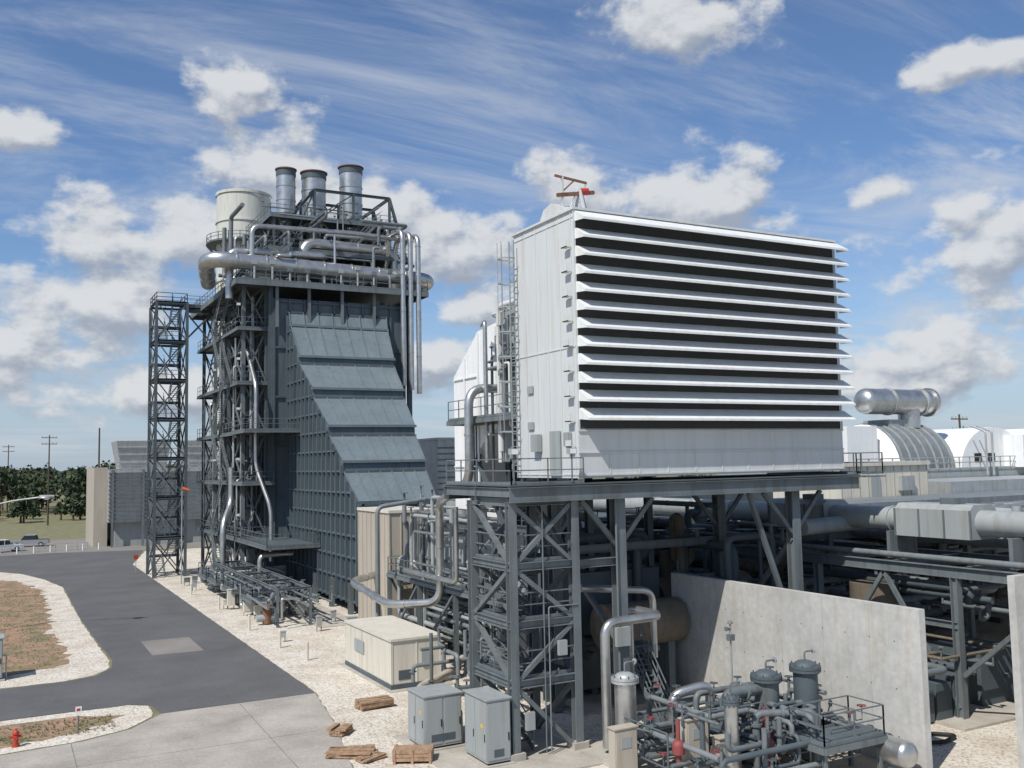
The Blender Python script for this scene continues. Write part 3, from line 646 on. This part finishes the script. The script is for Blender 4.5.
m.cyl((x-.22,y,.45),(x+.22,y,.45),.06,'red',10); m.cyl((x,y-.22,.42),(x,y,.42),.08,'red',10); m.cyl((x-.26,y,.45),(x-.22,y,.45),.075,'red',6); m.cyl((x+.22,y,.45),(x+.26,y,.45),.075,'red',6); m.done('fire_hydrant')
m=M(); m.cyl((3.4,48.9,0),(3.4,48.9,1.1),.03,'steel',8); m.box(3.27,3.53,48.86,48.88,.8,1.2,'bright_white'); m.box(3.32,3.48,48.855,48.859,1.0,1.12,'red'); m.done('marker_sign')
m=M(); m.cyl((-2.2,82,0),(-2.2,82,8.6),.12,'galv',12,r2=.08); m.pipe([(-2.2,82,8.5),(-1.2,81.5,9.3),(.6,80.6,9.8),(2.6,79.8,10.05)],.06,'galv',R=1.5)
m.dome((3.0,79.6,10.0),.42,.2,'galv',12); m.prism([(2.6,79.75,10.1),(3.6,79.3,10.1),(3.6,79.6,9.95),(2.6,80,9.95)],(0,0,.12),'galv'); m.dome((3.1,79.6,10.0),.25,.15,'bright_white',10,(0,0,-1)); m.box(-2.5,-1.9,81.7,82.3,0,.4,'concrete_pad'); m.done('street_lamp')
# ---------------------------------------------------------------- fuel gas skid
FG=E('fuel_gas_skid'); m=M()
def vessel(x,y,r,z0,z1,mt,cap='steel'):
    m.cyl((x,y,z0),(x,y,z1),r,mt,20); m.cyl((x,y,z1),(x,y,z1+.1),r*1.3,cap,20); m.cyl((x,y,z1+.12),(x,y,z1+.22),r*1.3,cap,20); m.dome((x,y,z1+.22),r*.95,r*.45,cap,20)
    for i in range(10):
        a=2*math.pi*i/10; m.cyl((x+r*1.18*math.cos(a),y+r*1.18*math.sin(a),z1-.05),(x+r*1.18*math.cos(a),y+r*1.18*math.sin(a),z1+.32),.03,'steel_dark',6)
    m.pipe([(x,y,z1+.4),(x,y,z1+.75),(x+.5,y,z1+.75)],.04,'steel',R=.1); m.cyl((x+.45,y,z1+.75),(x+.5,y,z1+.75),.12,'galv',10)
vessel(21.8,31.6,.42,.2,3.3,'aluminium','galv'); vessel(26.9,29.2,.48,.2,3.2,'steel','steel_dark'); vessel(28.4,28.6,.48,.2,3.5,'steel_dark','steel_dark'); vessel(23.5,27.4,.25,.2,3.1,'aluminium','steel_dark')
m.pipe([(22.1,33.4,.3),(22.1,33.4,5.3),(25,33.4,5.35),(25,35.8,5.35),(25,35.8,2)],.2,'aluminium',R=.6,n=14)
m.pipe([(22.6,36,6.4),(26.5,36,6),(26.5,36,3)],.16,'aluminium',R=.6)
m.pipe([(23.6,31,.4),(23.6,31,2.7),(25.2,30.6,3.0),(25.2,30.6,1)],.2,'aluminium',R=.5,n=12)
m.pipe([(24.6,29,.2),(24.6,29,3.0),(26.6,29.2,2.9)],.22,'steel',R=.5,n=12,fl=1.1,flm='steel'); m.pipe([(25.2,28,0),(25.2,28,2.4),(27.2,27,2.4),(27.2,27,.3)],.15,'steel',R=.3,fl=1,flm='steel')
m.pipe([(26,31,1.2),(30,30,1.2),(30,26,1.2)],.25,'steel',R=.6,fl=1.5,flm='steel')
for z in (.7,1.2,1.8): m.pipe([(22,30.5,z),(29.5,29.8,z)],.12,'steel',fl=1.3,flm='steel')
m.maze((21.5,30,26,33,.3,2.8),40,.04,.14,['steel','pipe_gray','steel_dark','steel','steel_dark'],6,wh='steel_dark')
m.maze((21.5,30,26,33,.3,2.6),18,.025,.05,['steel_dark','steel','galv','aluminium'],16,wh='maroon')
for x,y,h in ((20.8,30.4,2.0),(22.9,28.8,2.4),(24.0,28.3,1.7)):
    m.box(x-.5,x+.5,y-.22,y+.22,.4,h,'tan'); m.box(x-.46,x+.46,y-.25,y-.22,.5,h-.1,'tan'); m.bar((x-.4,y,0),(x-.4,y,.4),.06,.06,'steel'); m.bar((x+.4,y,0),(x+.4,y,.4),.06,.06,'steel')
    m.box(x-.25,x+.2,y-.27,y-.25,h-.7,h-.3,'cab_gray'); m.box(x-.55,x+.55,y-.28,y+.25,h,h+.04,'tan')
for x,y in ((22.0,28.6),(25.0,27.2),(25.8,28.2)):
    m.cyl((x,y,.2),(x,y,1.5),.1,'maroon',10); m.dome((x,y,1.6),.24,.2,'maroon',12); m.cyl((x,y,1.3),(x,y,1.6),.24,'maroon',12); m.cyl((x,y,1.8),(x,y,2.5),.08,'maroon',10)
m.platform(26.2,29.4,25.6,27.4,1.6,'lfrb'); m.box(26.3,29.3,25.7,27.3,1.61,1.63,'steel_dark')
for x in (26.4,29.2):
    for y in (25.8,27.2): m.hb((x,y,0),(x,y,1.4),.14,.14,'steel')
m.cyl((29.6,24.9,1.0),(29.6,25.9,1.0),.5,'aluminium',20); m.dome((29.6,24.9,1.0),.5,.3,'aluminium',20,(0,-1,0)); m.box(29.4,29.8,24.9,25.6,0,.6,'steel')
m.done('skid',FG)
m=M(); m.cyl((27.4,31.8,0),(27.4,31.8,5.0),.04,'galv',8); m.dome((27.4,31.8,5.0),.12,.14,'steel',10); m.box(27.25,27.55,31.7,31.9,4.3,4.55,'steel'); m.cyl((27.15,31.8,4.8),(27.4,31.8,4.8),.1,'steel',10,r2=.04); m.done('alarm_beacon_pole')
m=M(); m.stairs((25.8,34,.1),(25.8,36.6,3.4),.8,'steel'); m.platform(25.2,27.2,36.6,38,3.4,'lb'); m.done('access_stairs')
# ---------------------------------------------------------------- background
CT=E('cooling_tower'); m=M()
m.box(15,60,161,180,3.8,12,'galv'); m.box(16,59,162,179,0,3.8,'cab_gray')
for z in [4.2+.65*i for i in range(12)]: m.box(14.9,60,160.8,161,z,z+.2,'steel')
for x in (15.5,20,25,30,35,40,45,50,55,59.5): m.hb((x,160.8,0),(x,160.8,12),.35,.35,'steel'); 
m.rail([(15,161,12),(60,161,12)],'galv',t=.1)
m.box(13,15,163,178,0,12.4,'tan')
for x in (20.5,31,41.5,52):
    a=[(x-3.4,165,12),(x+3.4,165,12),(x+3.4,172,12),(x-3.4,172,12)]; b=[(x-4.2,164,16.6),(x+4.2,164,16.6),(x+4.2,173,16.6),(x-4.2,173,16.6)]
    m.add(a+b,[(0,1,5,4),(1,2,6,5),(2,3,7,6),(3,0,4,7)],'galv')
    for z in (13.2,14.4,15.6): 
        k=3.4+.8*(z-12)/4.6; m.box(x-k-.08,x+k+.08,165-(z-12)/4.6-.1,165-(z-12)/4.6-.02,z-.1,z+.1,'galv')
m.done('structure',CT)
m=M(); m.box(52,62,118,126,0,15.2,'galv'); m.box(51.8,62.2,117.8,126.2,15.2,15.5,'galv'); 
for z in [2+.8*i for i in range(16)]: m.box(51.9,62,117.9,118,z,z+.2,'steel')
m.done('auxiliary_building')
def pole(x,y,h,arms=True):
    m=M(); m.cyl((x,y,0),(x,y,h),.2,'bark',8,r2=.12)
    if arms:
        for z in (h-.6,h-2): m.bar((x-1.6,y,z),(x+1.6,y,z),.12,.15,'bark'); [m.cyl((x+k,y,z),(x+k,y,z+.35),.07,'galv',6) for k in (-1.4,-.7,.7,1.4)]
    m.done('utility_pole')
pole(9.5,236,20); pole(14.4,172,19,False); pole(2,320,20)
pole(40,300,20); pole(108,80,17); pole(125,92,16)
def truck(x,y,rot,mt):
    e=E('pickup_truck'); m=M()
    m.prism([(-2.7,-.95,.45),(2.7,-.95,.45),(2.75,-.95,1.0),(1.2,-.95,1.12),(-2.7,-.95,1.1)],(0,1.9,0),mt)
    m.prism([(-1.0,-.85,1.1),(1.3,-.85,1.1),(.7,-.85,1.8),(-.8,-.85,1.8)],(0,1.7,0),'glass_dark'); m.box(-.8,.7,-.86,.86,1.78,1.85,mt)
    for a in (-.9,.05,1.0): m.bar((a,-.87,1.1),(a*.75,-.87,1.8),.08,.05,mt)
    m.box(-2.6,-1.05,-.8,.8,1.09,1.13,'black'); m.box(2.72,2.8,-.9,.9,.45,.65,'galv'); m.box(2.73,2.77,-.85,-.55,.75,.9,'bright_white'); m.box(2.73,2.77,.55,.85,.75,.9,'bright_white')
    for a in (-1.7,1.75):
        for b in (-.97,.75): m.cyl((a,b,.38),(a,b+.22,.38),.38,'rubber',18); m.cyl((a,b-.01,.38),(a,b+.23,.38),.2,'galv',12)
    o=m.done('body',e); e.location=(x,y,.01); e.rotation_euler=(0,0,rot)
truck(0.5,163,.3,'car_white'); truck(-3.5,169,.1,'car_silver'); truck(4.5,172,2.9,'car_silver')
m=M(); 
for x in [-2+2.2*i for i in range(8)]: m.cyl((x,158,0),(x,158,1),.1,'bright_white',8)
m.rail([(-40,159.5,0),(12,159.5,0)],'galv',t=.08); m.done('bollard_row')
m=M(); m.cyl((16.9,105,0),(16.9,105,9.9),.06,'galv',8); m.cyl((16.9,105,9.9),(17.6,104.8,9.7),.2,'orange',12,r2=.1,caps=False); m.done('windsock')
m=M(); m.cyl((14.2,120,0),(14.2,120,1.6),.04,'galv',8); m.box(13.95,14.45,119.95,119.98,1.5,2.0,'red'); m.done('traffic_sign')
def trees():
    m=M(); rd=random.Random(5)
    def tree(x,y,h,nf):
        m.cyl((x,y,0),(x,y,h*.5),.3,'bark',5,r2=.15)
        cl=[]
        for _ in range(9):
            a=rd.uniform(0,6.28);rr=rd.uniform(0,h*.42); cl.append((x+rr*math.cos(a),y+rr*math.sin(a),h*rd.uniform(.35,.86),h*rd.uniform(.12,.22)))
        for cx,cy,cz,cr in cl[:3]: m.bar((x,y,h*.35),(cx,cy,cz),.18,.18,'bark')
        for _ in range(nf):
            cx,cy,cz,cr=rd.choice(cl); d=V((rd.gauss(0,1),rd.gauss(0,1),rd.gauss(0,.8))).normalized()*cr*rd.uniform(.5,1.1)
            p=V((cx,cy,cz))+d; s=rd.uniform(.3,.65); n=V((rd.gauss(0,1),rd.gauss(0,1),rd.gauss(0,1))).normalized(); u=n.orthogonal().normalized()*s; w=n.cross(u)
            m.add([p-u-w*.6,p+u*.8-w,p+u+w*.7,p-u*.6+w],[(0,1,2,3)],rd.choice(['foliage','foliage','foliage2']))
    for i in range(260):
        az=math.radians(rd.uniform(-22,14 if i<210 else 75)); d=rd.uniform(290,340) if i%3 else rd.uniform(340,430)
        tree(d*math.sin(az),d*math.cos(az),rd.uniform(9,15.5),190)
    for i in range(30):
        az=math.radians(rd.uniform(-5,14)); d=rd.uniform(250,285); tree(d*math.sin(az),d*math.cos(az),rd.uniform(3,6),110)
    m.done('distant_trees')
    m=M(); n=300; h0=15
    for i in range(n):
        a0=math.radians(-60+170*i/n);a1=math.radians(-60+170*(i+1)/n)
        h1=rd.uniform(11,17.5); r=900
        m.add([(r*math.sin(a0),r*math.cos(a0),0),(r*math.sin(a1),r*math.cos(a1),0),(r*math.sin(a1),r*math.cos(a1),h1),(r*math.sin(a0),r*math.cos(a0),h0)],[(0,1,2,3)],'woodland'); h0=h1
    m.done('distant_woodland')
trees()
# ---------------------------------------------------------------- sun
sd=V((-.56,-.29,.79)).normalized()
l=bpy.data.lights.new('sun','SUN'); l.energy=4.5; l.angle=math.radians(.5); l.color=(1,.955,.88)
lo=bpy.data.objects.new('sun',l); S.collection.objects.link(lo); lo.rotation_euler=sd.to_track_quat('Z','Y').to_euler(); lo.location=(0,0,80)
# ---------------------------------------------------------------- world
w=bpy.data.worlds.new('World'); S.world=w; w.use_nodes=True; nt=w.node_tree; L=nt.links; nt.nodes.clear()
out=N(nt,'ShaderNodeOutputWorld'); bg=N(nt,'ShaderNodeBackground'); bg.inputs[1].default_value=.085; L.new(bg.outputs[0],out.inputs[0])
sky=N(nt,'ShaderNodeTexSky',sky_type='NISHITA'); sky.sun_disc=False; sky.sun_elevation=math.asin(sd.z); sky.sun_rotation=math.atan2(sd.x,sd.y); sky.air_density=1.0; sky.dust_density=.6; sky.ozone_density=1.5
g=bpy.data.node_groups.new('cloud_density','ShaderNodeTree'); g.interface.new_socket('P',in_out='INPUT',socket_type='NodeSocketVector'); g.interface.new_socket('D',in_out='OUTPUT',socket_type='NodeSocketFloat')
gi=N(g,'NodeGroupInput');go=N(g,'NodeGroupOutput')
def gm(g,op,a,b=None,cl=False):
    n=N(g,'ShaderNodeMath',operation=op); n.use_clamp=cl
    for i,v in enumerate((a,b)):
        if v is None: continue
        if isinstance(v,(int,float)): n.inputs[i].default_value=v
        else: g.links.new(v,n.inputs[i])
    return n.outputs[0]
blobs=[(14.8,16.6,6.2,4.4),(10.0,13.0,5.6,3.0),(19.5,14.5,5,3.6),(4.6,12.8,4.6,3.0),(4.4,9.2,6.6,3.6),(0.5,6.4,6,2.8),(40.2,14.8,6.8,4.0),(32.8,15.8,4.6,3.0),
 (25,12.6,6.4,4.0),(27,9.6,5.0,2.4),(55.8,11.2,6.8,4.6),(52.3,5.8,7,2.8),(39.2,25.2,6.4,2.8),(54.5,20.6,5.8,1.4),(11.8,21.6,3.2,2.4),(0.5,18.0,3.2,1.5),(8,4.2,11,2.2),(22,6,8,2.4),(50.5,14.8,2.6,1.2),(47,3.6,9,2.0),
 (-35,12,16,4),(95,14,16,5),(170,12,20,5),(-120,16,20,5)]
cur=None
for az,el,sx,sy in blobs:
    a=N(g,'ShaderNodeVectorMath',operation='SUBTRACT'); g.links.new(gi.outputs[0],a.inputs[0]); a.inputs[1].default_value=(az,el,0)
    b=N(g,'ShaderNodeVectorMath',operation='MULTIPLY'); g.links.new(a.outputs[0],b.inputs[0]); b.inputs[1].default_value=(1/sx,1/sy,0)
    ln=N(g,'ShaderNodeVectorMath',operation='LENGTH'); g.links.new(b.outputs[0],ln.inputs[0])
    v=gm(g,'SUBTRACT',1,ln.outputs['Value']); cur=v if cur is None else gm(g,'MAXIMUM',cur,v)
cur=gm(g,'MAXIMUM',cur,-.7)
no=N(g,'ShaderNodeTexNoise'); no.inputs['Scale'].default_value=.3; no.inputs['Detail'].default_value=8; no.inputs['Roughness'].default_value=.56
mp=N(g,'ShaderNodeMapping'); mp.inputs['Scale'].default_value=(.8,1.2,1); g.links.new(gi.outputs[0],mp.inputs[0]); g.links.new(mp.outputs[0],no.inputs['Vector'])
nn=gm(g,'MULTIPLY',gm(g,'SUBTRACT',no.outputs[0],.54),2.6)
g.links.new(gm(g,'ADD',cur,nn),go.inputs[0])
tc=N(nt,'ShaderNodeTexCoord'); sx=N(nt,'ShaderNodeSeparateXYZ'); L.new(tc.outputs['Generated'],sx.inputs[0])
az=gm(nt,'MULTIPLY',gm(nt,'ARCTAN2',sx.outputs[0],sx.outputs[1]),57.2958); el=gm(nt,'MULTIPLY',gm(nt,'ARCSINE',sx.outputs[2]),57.2958)
cb=N(nt,'ShaderNodeCombineXYZ'); L.new(az,cb.inputs[0]); L.new(el,cb.inputs[1])
def grp(v):
    n=N(nt,'ShaderNodeGroup'); n.node_tree=g; L.new(v,n.inputs[0]); return n.outputs[0]
d0=grp(cb.outputs[0]); of=N(nt,'ShaderNodeVectorMath',operation='ADD'); L.new(cb.outputs[0],of.inputs[0]); of.inputs[1].default_value=(-.35,.9,0); d1=grp(of.outputs[0])
def mrng(v,a,b,c0=0,d=1,sm=True):
    n=N(nt,'ShaderNodeMapRange'); n.interpolation_type='SMOOTHSTEP' if sm else 'LINEAR'; L.new(v,n.inputs[0])
    for i,x in enumerate((a,b,c0,d)): n.inputs[i+1].default_value=x
    return n.outputs[0]
mask=mrng(d0,.0,.5)
light=mrng(gm(nt,'SUBTRACT',d0,d1),-.45,.35)
def mixc(f,a,b,bt='MIX'):
    n=N(nt,'ShaderNodeMix',data_type='RGBA',blend_type=bt)
    for i,v in ((0,f),(6,a),(7,b)):
        if isinstance(v,(int,float)): n.inputs[i].default_value=v
        elif isinstance(v,tuple): n.inputs[i].default_value=(*v,1)
        else: L.new(v,n.inputs[i])
    return n.outputs[2]
ccol=mixc(light,(4.1,4.6,5.5),(8.4,8.6,8.8))
zz=gm(nt,'ADD',gm(nt,'MAXIMUM',sx.outputs[2],0.0),.12)
cv=N(nt,'ShaderNodeCombineXYZ'); L.new(gm(nt,'DIVIDE',sx.outputs[0],zz),cv.inputs[0]); L.new(gm(nt,'DIVIDE',sx.outputs[1],zz),cv.inputs[1])
mp=N(nt,'ShaderNodeMapping'); mp.inputs['Rotation'].default_value=(0,0,math.radians(52)); mp.inputs['Scale'].default_value=(.6,1.6,1); L.new(cv.outputs[0],mp.inputs[0])
n1=N(nt,'ShaderNodeTexNoise'); n1.inputs['Scale'].default_value=1.0; n1.inputs['Detail'].default_value=9; n1.inputs['Roughness'].default_value=.66; n1.inputs['Distortion'].default_value=1.1; L.new(mp.outputs[0],n1.inputs[0])
n2=N(nt,'ShaderNodeTexNoise'); n2.inputs['Scale'].default_value=.55; n2.inputs['Detail'].default_value=2; L.new(cv.outputs[0],n2.inputs[0])
ci=gm(nt,'MULTIPLY',mrng(n1.outputs[0],.40,.70),mrng(n2.outputs[0],.35,.6,.15,1))
ci=gm(nt,'MULTIPLY',ci,.75)
hz=mrng(el,0,12,.65,0)
base=mixc(1.0,sky.outputs[0],(1.0,1.18,1.42),'MULTIPLY')
c1=mixc(hz,base,(4.8,6.0,7.6)); c2=mixc(ci,c1,(6.8,7.3,8.1)); c3=mixc(gm(nt,'MULTIPLY',mask,.93),c2,ccol)
L.new(c3,bg.inputs[0])
w.cycles.sampling_method='MANUAL'; w.cycles.sample_map_resolution=512
